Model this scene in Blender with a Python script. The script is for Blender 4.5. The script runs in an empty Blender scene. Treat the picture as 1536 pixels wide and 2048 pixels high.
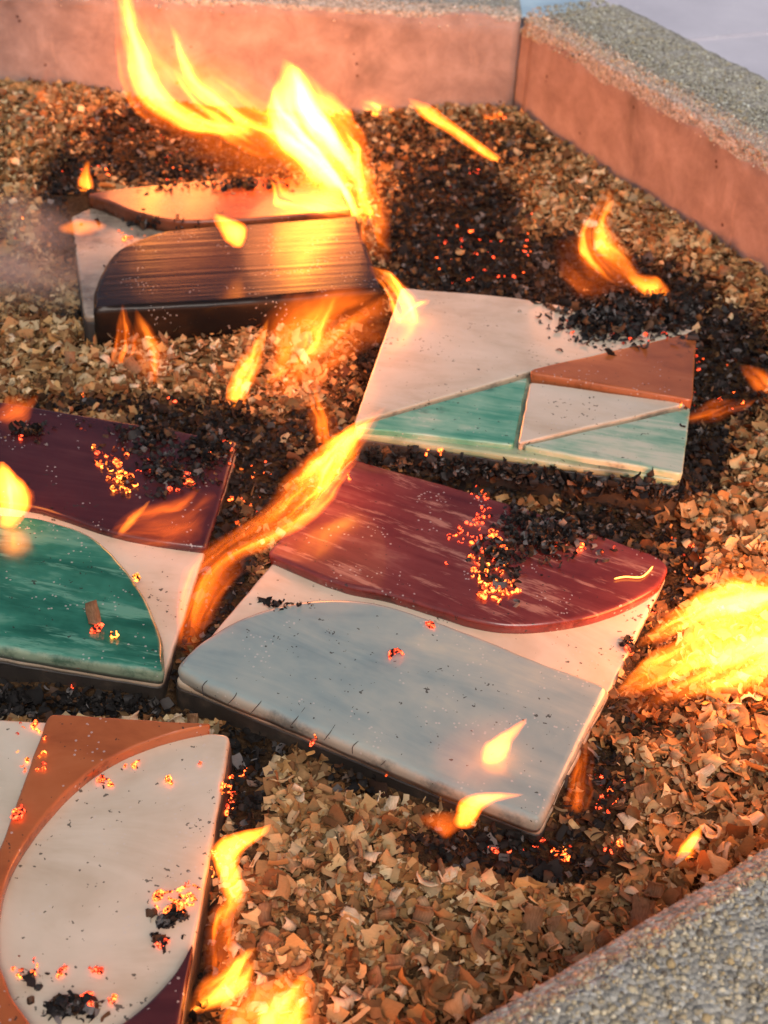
import bpy, bmesh, math, random
import numpy as np
from mathutils import Vector, Matrix, noise

random.seed(7); rng = np.random.default_rng(7)
scene = bpy.context.scene
COL = scene.collection
R = math.radians

# ---------------------------------------------------------------- camera
PW, PH, FPX = 1536, 2048, 2700.0
PITCH, ROLL, CAMH = R(37.25), R(3.13), 0.465
_F = Vector((0, math.cos(PITCH), -math.sin(PITCH)))
_U = Vector((0, math.sin(PITCH), math.cos(PITCH)))
_Rt = Vector((1, 0, 0))
CX = _Rt * math.cos(ROLL) + _U * math.sin(ROLL)
CY = -_Rt * math.sin(ROLL) + _U * math.cos(ROLL)
CAM = Vector((0, 0, CAMH))
cd = bpy.data.cameras.new('camera'); cam = bpy.data.objects.new('camera', cd); COL.objects.link(cam)
cam.matrix_world = Matrix(((CX.x, CY.x, -_F.x, CAM.x), (CX.y, CY.y, -_F.y, CAM.y), (CX.z, CY.z, -_F.z, CAM.z), (0, 0, 0, 1)))
cd.sensor_fit = 'HORIZONTAL'; cd.sensor_width = 36; cd.lens = FPX / PW * 36
cd.clip_start = 0.01; cd.clip_end = 200
cd.dof.use_dof = True; cd.dof.focus_distance = 0.66; cd.dof.aperture_fstop = 20
scene.camera = cam

# ---------------------------------------------------------------- sky, sun, exposure
SUN_EL, SUN_AZ = R(52), R(165)
w = bpy.data.worlds.new('World'); scene.world = w; w.use_nodes = True
nt = w.node_tree; nt.nodes.clear()
sky = nt.nodes.new('ShaderNodeTexSky'); sky.sky_type = 'NISHITA'; sky.sun_disc = False
sky.sun_elevation = SUN_EL; sky.sun_rotation = SUN_AZ
sky.air_density = 0.7; sky.dust_density = 4.0; sky.ozone_density = 0.6
bg = nt.nodes.new('ShaderNodeBackground'); bg.inputs['Strength'].default_value = 0.12
out = nt.nodes.new('ShaderNodeOutputWorld')
nt.links.new(sky.outputs[0], bg.inputs[0]); nt.links.new(bg.outputs[0], out.inputs[0])
sd = bpy.data.lights.new('sun', 'SUN'); sd.energy = 1.15; sd.angle = R(25); sd.color = (1, .95, .88)
sun = bpy.data.objects.new('sun', sd); COL.objects.link(sun)
sdir = Vector((math.sin(SUN_AZ) * math.cos(SUN_EL), math.cos(SUN_AZ) * math.cos(SUN_EL), math.sin(SUN_EL)))
sun.rotation_euler = sdir.to_track_quat('Z', 'Y').to_euler()
scene.view_settings.view_transform = 'Standard'; scene.view_settings.look = 'None'
scene.view_settings.exposure = 0.0; scene.view_settings.gamma = 1; scene.view_settings.use_curve_mapping = False
scene.render.engine = 'CYCLES'
scene.cycles.use_denoising = True; scene.cycles.use_adaptive_sampling = True; scene.cycles.adaptive_threshold = .03
scene.cycles.max_bounces = 4; scene.cycles.diffuse_bounces = 2; scene.cycles.glossy_bounces = 2; scene.cycles.volume_bounces = 0
scene.cycles.transparent_max_bounces = 16
scene.cycles.sample_clamp_indirect = 6
scene.cycles.caustics_reflective = False; scene.cycles.caustics_refractive = False


# ---------------------------------------------------------------- helpers
def ray(u, v):
    a, b = (u - PW / 2) / FPX, (PH / 2 - v) / FPX
    return (_F + CX * a + CY * b)
def at_z(u, v, z):
    d = ray(u, v); return CAM + d * ((z - CAMH) / d.z)
def project(p):
    d = Vector(p) - CAM; f = d.dot(_F)
    return PW / 2 + FPX * d.dot(CX) / f, PH / 2 - FPX * d.dot(CY) / f
def np_project(P):
    D = P - np.array(CAM); f = D @ np.array(_F)
    return PW / 2 + FPX * (D @ np.array(CX)) / f, PH / 2 - FPX * (D @ np.array(CY)) / f
def tag(o, label=None, cat=None, group=None, kind=None):
    if label: o['label'] = label
    if cat: o['category'] = cat
    if group: o['group'] = group
    if kind: o['kind'] = kind
    return o
def empty(name, mat=None):
    o = bpy.data.objects.new(name, None); COL.objects.link(o); o.empty_display_size = .02
    if mat is not None: o.matrix_world = mat
    return o
def link(name, me, mat=None, parent=None):
    o = bpy.data.objects.new(name, me); COL.objects.link(o)
    if mat is not None and not me.materials: me.materials.append(mat)
    if parent is not None: o.parent = parent
    return o
def np_mesh(name, V, F, smooth=True, tint=None):
    """V (n,3); F (m,k) faces of one size"""
    V = np.asarray(V, np.float32); F = np.asarray(F, np.int32); k = F.shape[1]
    me = bpy.data.meshes.new(name)
    me.vertices.add(len(V)); me.vertices.foreach_set('co', V.ravel())
    me.loops.add(F.size); me.loops.foreach_set('vertex_index', F.ravel())
    me.polygons.add(len(F)); me.polygons.foreach_set('loop_start', np.arange(0, F.size, k, dtype=np.int32))
    me.polygons.foreach_set('use_smooth', np.full(len(F), smooth))
    if tint is not None:
        a = me.attributes.new('tint', 'FLOAT_COLOR', 'POINT')
        a.data.foreach_set('color', np.concatenate([tint, np.ones((len(V), 1))], 1).astype(np.float32).ravel())
    me.update(calc_edges=True); me.validate()
    return me
def catmull(pts, n):
    """smooth curve through 2-D/3-D points, n samples a span"""
    P = [np.array(p, float) for p in pts]
    if len(P) == 2: return [P[0] + (P[1] - P[0]) * i / n for i in range(n)] + [P[1]]
    Q = [2 * P[0] - P[1]] + P + [2 * P[-1] - P[-2]]; o = []
    for i in range(1, len(Q) - 2):
        for j in range(n):
            t = j / n
            o.append(.5 * (2 * Q[i] + (Q[i+1] - Q[i-1]) * t + (2*Q[i-1] - 5*Q[i] + 4*Q[i+1] - Q[i+2]) * t*t + (3*Q[i] - Q[i-1] - 3*Q[i+1] + Q[i+2]) * t**3))
    return o + [P[-1]]
def closed_outline(segs, step=.0025, rnd=1):
    pts = []
    for s in segs: pts += catmull(s, 10)[:-1]
    P = np.array(pts); Q = np.vstack([P, P[:1]])
    d = np.r_[0, np.cumsum(np.hypot(*(Q[1:] - Q[:-1]).T))]
    n = max(24, int(d[-1] / step)); s = np.linspace(0, d[-1], n, endpoint=False)
    P = np.stack([np.interp(s, d, Q[:, 0]), np.interp(s, d, Q[:, 1])], 1)
    for _ in range(rnd): P = .5 * P + .25 * (np.roll(P, 1, 0) + np.roll(P, -1, 0))
    a = .5 * np.sum(P[:, 0] * np.roll(P[:, 1], -1) - P[:, 1] * np.roll(P[:, 0], -1))
    return P if a > 0 else P[::-1].copy()
def inset(P, d):
    t = np.roll(P, -1, 0) - np.roll(P, 1, 0); t /= np.maximum(np.hypot(*t.T), 1e-9)[:, None]
    N = np.stack([-t[:, 1], t[:, 0]], 1)
    D = np.hypot(P[:, None, 0] - P[None, :, 0], P[:, None, 1] - P[None, :, 1]); D[(N @ N.T) > -.2] = 9
    lim = np.minimum(d, D.min(1) * .3)
    e = np.roll(P, -1, 0) - P; le = np.hypot(*e.T); a0 = np.arctan2(e[:, 1], e[:, 0]); turn = (a0 - np.roll(a0, 1) + math.pi) % (2 * math.pi) - math.pi
    lim = np.where(turn > .02, np.minimum(lim, .6 * le / np.maximum(turn, .02)), lim)
    for _ in range(12): lim = np.minimum(lim, np.minimum(np.roll(lim, 1), np.roll(lim, -1)) + d * .08)
    return P + N * lim[:, None]         # never past the middle of a thin tip
def slab_mesh(name, P, z0, z1, bev, flare=0.0):
    """a rounded slab: outline P, bottom z0, top z1, edge radius bev"""
    n = len(P); rings = [(-flare, z0), (-flare * .3, z0 + (z1 - bev - z0) * .6)]
    for k in range(6):
        a = k / 5 * math.pi / 2; rings.append((bev * (1 - math.cos(a)), z1 - bev + bev * math.sin(a)))
    rings.append((bev + .0012, z1))
    V = []; 
    for ri, (o, z) in enumerate(rings):
        I = inset(P, o) if o else P
        for k in range(n):
            x, y = I[k]; q = noise.noise(Vector((x * 90, y * 90, z * 90))) * (.0004 if ri < 7 else .0)
            V.append((x + q, y + q, z + (noise.noise(Vector((x * 25, y * 25, 3))) * .0007 if ri > 1 else 0)))
    F = [(r*n + k, r*n + (k+1) % n, (r+1)*n + (k+1) % n, (r+1)*n + k) for r in range(len(rings) - 1) for k in range(n)]
    F.append(tuple(range((len(rings)-1)*n, len(rings)*n))); F.append(tuple(range(n))[::-1])
    me = bpy.data.meshes.new(name); me.from_pydata(V, [], F); me.update()
    me.polygons.foreach_set('use_smooth', [True] * len(me.polygons))
    at = me.attributes.new('edge', 'FLOAT', 'POINT'); at.data.foreach_set('value', [(1, 1, .95, .9, .8, .6, .35, .1, 0)[i // n] for i in range(len(V))])
    return me

# ---------------------------------------------------------------- materials
class NT:
    def __init__(s, name):
        s.m = bpy.data.materials.new(name); s.m.use_nodes = True; s.t = s.m.node_tree; s.t.nodes.clear()
        s.out = s.n('ShaderNodeOutputMaterial')
    def n(s, t, **kw):
        x = s.t.nodes.new(t)
        for k, v in kw.items(): setattr(x, k, v)
        return x
    def l(s, a, b): s.t.links.new(a, b)
    def val(s, sock, v):
        if hasattr(v, 'is_linked') or hasattr(v, 'links'): s.l(v, sock)
        elif v is not None: sock.default_value = v
    def math(s, op, a, b=None, c=None, clamp=False):
        x = s.n('ShaderNodeMath', operation=op, use_clamp=clamp); s.val(x.inputs[0], a)
        if b is not None: s.val(x.inputs[1], b)
        if c is not None: s.val(x.inputs[2], c)
        return x.outputs[0]
    def obj(s): 
        if not hasattr(s, '_o'): s._o = s.n('ShaderNodeTexCoord')
        return s._o.outputs['Object']
    def mapping(s, vec, rot=(0, 0, 0), scale=(1, 1, 1), loc=(0, 0, 0)):
        x = s.n('ShaderNodeMapping'); s.l(vec, x.inputs[0]); x.inputs['Rotation'].default_value = rot
        x.inputs['Scale'].default_value = scale; x.inputs['Location'].default_value = loc; return x.outputs[0]
    def noise(s, vec, scale, detail=4, rough=.6, dist=0):
        x = s.n('ShaderNodeTexNoise'); s.l(vec, x.inputs['Vector']); x.inputs['Scale'].default_value = scale
        x.inputs['Detail'].default_value = detail; x.inputs['Roughness'].default_value = rough; x.inputs['Distortion'].default_value = dist
        return x.outputs['Fac']
    def voro(s, vec, scale, feature='F1', out='Distance'):
        x = s.n('ShaderNodeTexVoronoi', feature=feature); s.l(vec, x.inputs['Vector']); x.inputs['Scale'].default_value = scale
        return x.outputs[out]
    def ramp(s, fac, stops):
        x = s.n('ShaderNodeValToRGB'); s.l(fac, x.inputs[0]); e = x.color_ramp.elements
        while len(e) < len(stops): e.new(.5)
        for k, (p, c) in enumerate(stops): e[k].position = p; e[k].color = (c[0], c[1], c[2], 1) if not isinstance(c, float) else (c, c, c, 1)
        return x.outputs[0]
    def smooth(s, v, a, b):
        x = s.n('ShaderNodeMapRange', interpolation_type='SMOOTHSTEP'); s.l(v, x.inputs[0])
        x.inputs[1].default_value = a; x.inputs[2].default_value = b; return x.outputs[0]
    def mix(s, f, a, b, mode='MIX'):
        x = s.n('ShaderNodeMix', data_type='RGBA', blend_type=mode); s.val(x.inputs[0], f)
        s.val(x.inputs[6], a if not isinstance(a, tuple) else (*a, 1)); s.val(x.inputs[7], b if not isinstance(b, tuple) else (*b, 1)); return x.outputs[2]
    def bump(s, h, strength, dist, nrm=None):
        x = s.n('ShaderNodeBump'); s.l(h, x.inputs['Height']); x.inputs['Strength'].default_value = strength; x.inputs['Distance'].default_value = dist
        if nrm: s.l(nrm, x.inputs['Normal'])
        return x.outputs[0]
    def pbr(s, col, rough=.5, nrm=None, coat=0, spec=.5, emit=None, estr=0):
        p = s.n('ShaderNodeBsdfPrincipled'); s.val(p.inputs['Base Color'], (*col, 1) if isinstance(col, tuple) else col)
        s.val(p.inputs['Roughness'], rough); p.inputs['Specular IOR Level'].default_value = spec
        p.inputs['Coat Weight'].default_value = coat; p.inputs['Coat Roughness'].default_value = .06
        if nrm: s.l(nrm, p.inputs['Normal'])
        if emit is not None:
            s.val(p.inputs['Emission Color'], (*emit, 1) if isinstance(emit, tuple) else emit); s.val(p.inputs['Emission Strength'], estr)
        s.l(p.outputs[0], s.out.inputs['Surface']); return p

def glaze(name, cols, ang=0.0, rough=.16, streak=(7, 70), speck=.5, dark=(.03, .025, .02), soot=.0, wash=None, edge=None, spec=.45, ridge=.25):
    g = NT(name); o = g.obj()
    m = g.mapping(o, rot=(0, 0, ang), scale=(streak[0], streak[1], 20))
    f = g.math('ADD', g.math('MULTIPLY', g.noise(m, 1.0, 5, .65, .6), .62), g.math('MULTIPLY', g.noise(o, 22, 4, .6), .42))
    n = len(cols); c = g.ramp(f, [(.36 + .32 * k / max(1, n - 1), cols[k]) for k in range(n)])
    if wash:
        c = g.mix(g.smooth(g.noise(g.mapping(o, rot=(0, 0, ang), scale=(13, 75, 14), loc=(3, 1, 0)), 1, 5, .75, .15), .53, .64), c, wash)
    if edge:                                                             # glaze runs thin and breaks to clay colour on the edges
        ea = g.n('ShaderNodeAttribute', attribute_name='edge').outputs['Fac']
        ek = g.smooth(g.math('ADD', ea, g.math('MULTIPLY', g.math('SUBTRACT', g.noise(o, 70, 5, .7), .5), 1.1)), .45, .95)
        sk = g.smooth(g.noise(g.mapping(o, loc=(.4, .9, .1)), 38, 5, .7), .48, .68)
        c = g.mix(g.math('MULTIPLY', ek, .65), c, g.mix(sk, edge, (edge[0] * .22, edge[1] * .2, edge[2] * .18)))
    # soot specks and pale ash flecks
    vn = g.n('ShaderNodeTexNoise'); g.l(o, vn.inputs['Vector']); vn.inputs['Scale'].default_value = 340; vn.inputs['Detail'].default_value = 2
    clus = g.smooth(g.noise(g.mapping(o, loc=(.11, .23, .5)), 30, 3, .6), .45, .68)
    thr = g.math('SUBTRACT', .725, g.math('MULTIPLY', clus, .05 + .06 * speck))
    spk = g.smooth(g.math('SUBTRACT', vn.outputs['Fac'], thr), 0.0, .02)
    c = g.mix(g.math('MULTIPLY', spk, .8), c, dark)
    sp2 = g.math('MULTIPLY', g.math('LESS_THAN', g.voro(g.mapping(o, loc=(.3, .1, .2)), 330), .2), g.math('GREATER_THAN', g.noise(o, 40, 2, .5), .57))
    c = g.mix(g.math('MULTIPLY', sp2, .45), c, (.55, .5, .46))
    if soot:
        st = g.smooth(g.noise(g.mapping(o, loc=(.7, .2, .4)), 16, 5, .65), .62 - soot * .3, .72)
        c = g.mix(g.math('MULTIPLY', st, .75), c, (.03, .022, .016))
    hgt = g.math('ADD', g.math('MULTIPLY', g.noise(o, 18, 3, .5), .8), g.math('MULTIPLY', g.noise(m, .8, 3, .5), ridge))
    nr = g.bump(hgt, .25, .0016); nr = g.bump(g.noise(o, 420, 2, .5), .06, .0004, nr)
    r = g.math('ADD', g.math('MULTIPLY', g.noise(o, 60, 4, .6), .16), rough - .08)
    g.pbr(c, r, nr, coat=.06, spec=spec); return g.m

M = {}
M['cream'] = glaze('cream_glaze', [(.45, .365, .26), (.57, .49, .375), (.64, .56, .445)], .2, .22, (10, 22), .8, edge=(.46, .33, .21))
M['blue'] = glaze('pale_blue_glaze', [(.165, .24, .25), (.23, .305, .295), (.29, .35, .32), (.38, .405, .335)], 0.0, .15, (9, 34), .3, soot=.0, edge=(.40, .34, .25))
M['red'] = glaze('oxblood_glaze', [(.075, .014, .014), (.115, .023, .021), (.15, .035, .031), (.25, .105, .082)], 0.0, .14, (8, 62), .2, wash=(.31, .145, .11), edge=(.24, .04, .03))
M['purple'] = glaze('plum_glaze', [(.038, .010, .011), (.058, .015, .016), (.085, .026, .025)], 0.0, .14, (8, 60), .3, edge=(.10, .03, .03))
M['green'] = glaze('green_glaze', [(.008, .058, .036), (.014, .10, .065), (.03, .165, .11), (.13, .30, .21)], 0.0, .15, (10, 42), .25, wash=(.10, .27, .19), edge=(.34, .36, .24))
M['teal'] = glaze('teal_wash_glaze', [(.03, .19, .12), (.08, .29, .19), (.20, .40, .28), (.48, .54, .40)], 0.0, .16, (8, 70), .2, soot=.1)
M['palegreen'] = glaze('pale_green_wash_glaze', [(.05, .23, .145), (.24, .39, .27), (.50, .52, .39), (.57, .52, .38)], .1, .16, (8, 60), .25, soot=.1)
M['orange'] = glaze('orange_glaze', [(.24, .06, .018), (.36, .10, .03), (.43, .14, .05)], .3, .2, (12, 30), .3, soot=.12, edge=(.34, .12, .05))
M['black'] = glaze('black_glaze', [(.007, .006, .006), (.010, .008, .007), (.022, .013, .008), (.06, .03, .014)], 0.0, .22, (3, 150), .0, spec=.12, ridge=1.3)

M['sootcream'] = glaze('smoked_cream_glaze', [(.26, .20, .15), (.40, .33, .25), (.48, .40, .31)], .2, .25, (10, 22), .8, edge=(.26, .18, .12), soot=.62)
M['sootorange'] = glaze('smoked_orange_glaze', [(.16, .04, .013), (.27, .07, .022), (.34, .10, .035)], .3, .26, (12, 40), .6, edge=(.16, .05, .025), soot=.5)
M['mintstrip'] = glaze('smoked_mint_glaze', [(.10, .22, .13), (.30, .36, .22), (.48, .46, .30)], .1, .2, (8, 40), .6, soot=.4)
def clay():
    g = NT('smoked_clay'); o = g.obj()
    c = g.ramp(g.noise(o, 30, 5, .65), [(.3, (.012, .010, .009)), (.55, (.03, .024, .019)), (.72, (.10, .07, .048)), (.85, (.22, .16, .11))])
    nr = g.bump(g.noise(o, 260, 4, .6), .4, .0008); g.pbr(c, .55, nr); return g.m
M['clay'] = clay()

def tinted(name, rough=.75, transl=.2, bscale=500):
    g = NT(name); o = g.obj()
    a = g.n('ShaderNodeAttribute', attribute_name='tint')
    c = g.mix(g.math('MULTIPLY', g.noise(g.mapping(o, scale=(1, 3, 1)), bscale, 3, .6), .8), a.outputs['Color'], (.5, .46, .42), 'MULTIPLY')
    p = g.pbr(c, rough, None, spec=.25)
    if transl:
        tr = g.n('ShaderNodeBsdfTranslucent'); g.l(c, tr.inputs[0]); mx = g.n('ShaderNodeMixShader'); mx.inputs[0].default_value = transl
        g.l(p.outputs[0], mx.inputs[1]); g.l(tr.outputs[0], mx.inputs[2]); g.l(mx.outputs[0], g.out.inputs['Surface'])
    return g.m
M['shaving'] = tinted('wood_shaving_tint')
M['char'] = tinted('charred_tint', .6, 0)
M['grain'] = tinted('aggregate_tint', .6, 0, 900)
def plain_wood(name, a, b):
    g = NT(name); o = g.obj()
    c = g.ramp(g.noise(g.mapping(o, scale=(1, 5, 1)), 260, 4, .65), [(.3, a), (.7, b)])
    p = g.pbr(c, .7, None, spec=.25)
    tr = g.n('ShaderNodeBsdfTranslucent'); g.l(c, tr.inputs[0]); mx = g.n('ShaderNodeMixShader'); mx.inputs[0].default_value = .15
    g.l(p.outputs[0], mx.inputs[1]); g.l(tr.outputs[0], mx.inputs[2]); g.l(mx.outputs[0], g.out.inputs['Surface']); return g.m
WOOD = [plain_wood('pale_wood', (.50, .36, .21), (.74, .60, .42)), plain_wood('tan_wood', (.30, .17, .08), (.50, .34, .19)),
        plain_wood('brown_wood', (.16, .075, .035), (.32, .18, .09)), plain_wood('straw_wood', (.46, .30, .13), (.62, .46, .25))]

def bedmat():
    g = NT('sawdust'); o = g.obj()
    a = g.n('ShaderNodeAttribute', attribute_name='tint')
    c = g.mix(.55, g.ramp(g.noise(o, 330, 5, .7), [(.3, (.03, .016, .008)), (.55, (.11, .062, .03)), (.75, (.22, .14, .07))]), a.outputs['Color'], 'MULTIPLY')
    g.pbr(c, .9, g.bump(g.noise(o, 260, 5, .7), .8, .003), spec=.1); return g.m
M['bed'] = bedmat()

def concrete():
    g = NT('cast_concrete'); o = g.obj()
    at = g.n('ShaderNodeAttribute', attribute_name='skin')
    v = g.n('ShaderNodeTexVoronoi'); g.l(o, v.inputs['Vector']); v.inputs['Scale'].default_value = 430
    sep = g.n('ShaderNodeSeparateColor'); g.l(v.outputs['Color'], sep.inputs[0])
    agg = g.ramp(sep.outputs[0], [(0, (.10, .095, .085)), (.35, (.29, .265, .22)), (.65, (.40, .37, .31)), (.85, (.52, .49, .42)), (1, (.6, .58, .54))])
    base = g.mix(g.math('MULTIPLY', g.noise(o, 35, 4, .6), .7), agg, (.46, .42, .34))
    face = g.ramp(g.noise(o, 26, 6, .68, .3), [(.28, (.21, .15, .13)), (.5, (.32, .235, .20)), (.72, (.43, .33, .285))])
    pit = g.math('MULTIPLY', g.math('LESS_THAN', g.voro(o, 60), .09), g.math('GREATER_THAN', g.noise(o, 22, 1), .5))
    face = g.mix(pit, face, (.10, .05, .04))
    sc = g.smooth(g.noise(g.mapping(o, rot=(.2, .3, .5), scale=(1, 1, .35)), 60, 4, .7, .4), .6, .75)
    face = g.mix(g.math('MULTIPLY', sc, .35), face, (.52, .36, .28))
    sm_ = g.smooth(g.noise(g.mapping(o, loc=(2.2, .4, 1.1)), 7, 5, .65, .5), .52, .74)
    face = g.mix(g.math('MULTIPLY', sm_, .7), face, (.09, .06, .05))
    k = g.math('ADD', at.outputs['Fac'], g.math('MULTIPLY', g.math('SUBTRACT', g.noise(o, 140, 5, .75), .5), .55))
    k = g.smooth(k, .42, .58)
    c = g.mix(k, base, face)
    h = g.math('MULTIPLY', g.math('SUBTRACT', 1.0, k), g.math('ADD', g.math('MULTIPLY', v.outputs['Distance'], -1.2), g.noise(o, 160, 4, .7)))
    nr = g.bump(h, .9, .0016); nr = g.bump(g.noise(o, 300, 3, .6), .15, .0006, nr)
    g.pbr(c, g.math('SUBTRACT', .85, g.math('MULTIPLY', k, .2)), nr, spec=.3); return g.m
M['concrete'] = concrete()

def paving():
    g = NT('pale_paving'); o = g.obj()
    c = g.ramp(g.noise(o, 3.5, 6, .65), [(.3, (.50, .48, .53)), (.55, (.64, .61, .66)), (.75, (.72, .69, .72))])
    c = g.mix(g.math('MULTIPLY', g.math('LESS_THAN', g.voro(o, 70), .14), g.math('GREATER_THAN', g.noise(o, 9, 2), .52)), c, (.75, .74, .74))
    g.pbr(c, .7, g.bump(g.noise(o, 60, 5, .7), .25, .003)); return g.m
M['paving'] = paving()

def ember_mat(name, ecol, es, dark):
    g = NT(name); o = g.obj()
    n = g.noise(o, 2.6, 4, .75)
    k = g.smooth(n, dark + .03, dark + .17)
    e = g.ramp(n, [(dark, (ecol[0], ecol[1] * .45, ecol[2] * .3)), (min(.95, dark + .3), ecol)])
    g.pbr((.02, .012, .01), .8, None, spec=.2, emit=e, estr=g.math('MULTIPLY', k, es)); return g.m
EMB = [ember_mat('ember_red', (1, .10, .035), 6.5, .42), ember_mat('ember_orange', (1, .16, .03), 9, .41),
       ember_mat('ember_yellow', (1, .30, .045), 10, .41)]

# ---------------------------------------------------------------- ground outside the pit
GZ = -.075
def pavers():
    V = []; F = []
    ang = R(24); c, s = math.cos(ang), math.sin(ang)
    root = empty('pavement', Matrix.Translation((.9, 2.2, GZ - .03))); tag(root, kind='structure')
    base = bpy.data.meshes.new('ground'); base.from_pydata([(-40, -40, 0), (40, -40, 0), (40, 40, 0), (-40, 40, 0)], [], [(0, 1, 2, 3)])
    gb = link('ground', base, M['paving']); gb.location = (0, 0, GZ - .012); tag(gb, kind='structure')
    bm = bmesh.new(); bmesh.ops.create_cube(bm, size=1); bmesh.ops.scale(bm, vec=(.596, .396, .04), verts=bm.verts)
    bmesh.ops.bevel(bm, geom=bm.edges[:], offset=.004, segments=2, affect='EDGES')
    me = bpy.data.meshes.new('paving_slab'); bm.to_mesh(me); bm.free()
    for i in range(-3, 5):
        for j in range(-2, 6):
            x, y = i * .6 + (.3 if j % 2 else 0), j * .4
            X, Y = .9 + x * c - y * s, 1.75 + x * s + y * c
            if Y < 1.5 and X < .75: continue
            if Y < .9: continue
            o = link('paving_slab', me, M['paving'], root); o.location = (X - .9, Y - 2.2, .01 + random.uniform(-.0015, .0015)); o.rotation_euler = (0, 0, ang)
pavers()

# ---------------------------------------------------------------- concrete blocks round the pit
def block(label, P0, P1, thick, z0, z1, cham, seed, grains, skin_drop=.012, depth_c=.007, tone=(1, 1, 1)):
    """P0->P1 is the inner foot line; the block lies on the LEFT of that direction. local x along, y outward, z up"""
    P0, P1 = Vector((*P0, 0)), Vector((*P1, 0)); L = (P1 - P0).length; ax = (P1 - P0).normalized(); ay = Vector((-ax.y, ax.x, 0))
    m = Matrix(((ax.x, ay.x, 0, P0.x), (ax.y, ay.y, 0, P0.y), (0, 0, 1, z0), (0, 0, 0, 1)))
    root = empty('concrete_block', m); tag(root, label, 'concrete block', 'concrete blocks round the fire pit')
    H = z1 - z0
    prof = []                                            # (y, z) going up the inner face, over the top, down the outer face
    def add(a, b, n):
        for k in range(n): prof.append((a[0] + (b[0] - a[0]) * k / n, a[1] + (b[1] - a[1]) * k / n))
    add((0, 0), (0, H - cham * 1.5), 26); add((0, H - cham * 1.5), (cham * .22, H - cham * .55), 4); add((cham * .22, H - cham * .55), (cham, H - .001), 7)
    add((cham, H - .001), (thick - .006, H), 20); add((thick - .006, H), (thick, H - .008), 3); add((thick, H - .008), (thick, 0), 10); prof.append((thick, 0))
    np_, ns = len(prof), int(L / .0028)
    V = []; skin = []; F = []
    for i in range(ns + 1):
        x = L * i / ns; e = min(x, L - x); sh = max(0, (depth_c - e) / depth_c) ** 2.2 * depth_c * .8
        for (y, z) in prof:
            s2 = min(sh, .0035); yy = min(max(y, s2), thick - s2); zz = min(z, H - sh)
            q = Vector((x * 60 + seed, y * 60, z * 60)); rough = 0.0011 if (z > H - cham * 1.2) else .00035
            d = noise.noise(q) * rough + noise.noise(q * 3.1) * rough * .6
            edge = noise.noise(Vector((x * 7 + seed, 1.3, 0))) * .004 + noise.noise(Vector((x * 40 + seed, 5, 0))) * .002
            wy = noise.noise(Vector((x * 5 + seed, 9, 0))) * .0015
            V.append((x, yy + d * .6 + (edge * .5 if y < cham + .002 and z > H - cham * 1.4 else 0) + wy, zz + d + (edge * .4 if y < thick * .4 and z > H - cham * 1.4 else 0)))
            bz = H - skin_drop + noise.noise(Vector((x * 16 + seed, 0, 4))) * .009 + noise.noise(Vector((x * 60 + seed, 0, 4))) * .003
            skin.append(min(1, max(0, .5 + (bz - z) / .012)) if y < cham * .5 else 0.0)
    for i in range(ns):
        for k in range(np_ - 1): a = i * np_ + k; F.append((a, a + np_, a + np_ + 1, a + 1))
    F.append(tuple(range(np_))); F.append(tuple(ns * np_ + k for k in range(np_))[::-1])
    me = bpy.data.meshes.new('block_body'); me.from_pydata(V, [], F); me.update()
    at = me.attributes.new('skin', 'FLOAT', 'POINT'); at.data.foreach_set('value', skin)
    me.polygons.foreach_set('use_smooth', [len(p.vertices) == 4 for p in me.polygons])
    bm = bmesh.new(); bm.from_mesh(me); bmesh.ops.recalc_face_normals(bm, faces=bm.faces[:]); bm.to_mesh(me); bm.free()
    link('block_body', me, M['concrete'], root)
    if grains:
        bm = bmesh.new(); bmesh.ops.create_icosphere(bm, subdivisions=1, radius=1); tv = np.array([v.co[:] for v in bm.verts]); tf = np.array([[v.index for v in f.verts] for f in bm.faces]); bm.free()
        n = grains; g = np.random.default_rng(int(seed * 10) + 1)
        x = g.uniform(.004, L - .004, n); t = g.uniform(0, 1, n) ** .9; yy = cham * .12 + t * (thick - .01 - cham * .12)
        lowr = g.random(n) < .22; yy = np.where(lowr, cham * g.uniform(0, .9, n), yy)
        zz = np.where(yy < cham * .22, H - cham * 1.5 + yy / .22 * .95, np.where(yy < cham, H - cham * .62 + cham * .62 * np.clip((yy - cham * .22) / (cham * .78), 0, 1), H))
        r = g.lognormal(math.log(.00085), .42, n).clip(.0004, .0026)
        sc = r[:, None, None] * g.uniform(.6, 1.25, (n, 1, 3)) * g.uniform(.75, 1.2, (n, 12, 1))
        V = tv[None] * sc; a = g.uniform(0, 6.28, n); ca, sa = np.cos(a)[:, None], np.sin(a)[:, None]
        V = np.stack([V[..., 0] * ca - V[..., 1] * sa, V[..., 0] * sa + V[..., 1] * ca, V[..., 2] * .8], -1)
        V += np.stack([x, yy, zz - r * .35], -1)[:, None]
        pal = np.array([(.42, .38, .30), (.33, .29, .23), (.52, .47, .38), (.62, .58, .50), (.17, .15, .13), (.46, .36, .22), (.74, .71, .66), (.40, .34, .25), (.45, .41, .34)])
        t = 1.32 * pal[g.choice(len(pal), n, p=[.2, .15, .18, .08, .08, .07, .03, .12, .09])] * g.uniform(.8, 1.15, (n, 1)) * np.array(tone)
        me = np_mesh('aggregate', V.reshape(-1, 3), (tf[None] + (np.arange(n) * 12)[:, None, None]).reshape(-1, 3), True, np.repeat(t, 12, 0))
        link('aggregate', me, M['grain'], root)['kind'] = 'stuff'
    return root
FR = at_z(1018, 250, -.02); MIDJ = at_z(196, 205, -.02); RN = at_z(1536, 600, -.02)
block('long concrete block with flame-reddened face, ending at the gap in the corner', (-.66, 1.264), (FR.x + .002, FR.y), .085, GZ - .02, .088, .012, 3.1, 3000, .010)
_d = (RN - FR).normalized()
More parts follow.
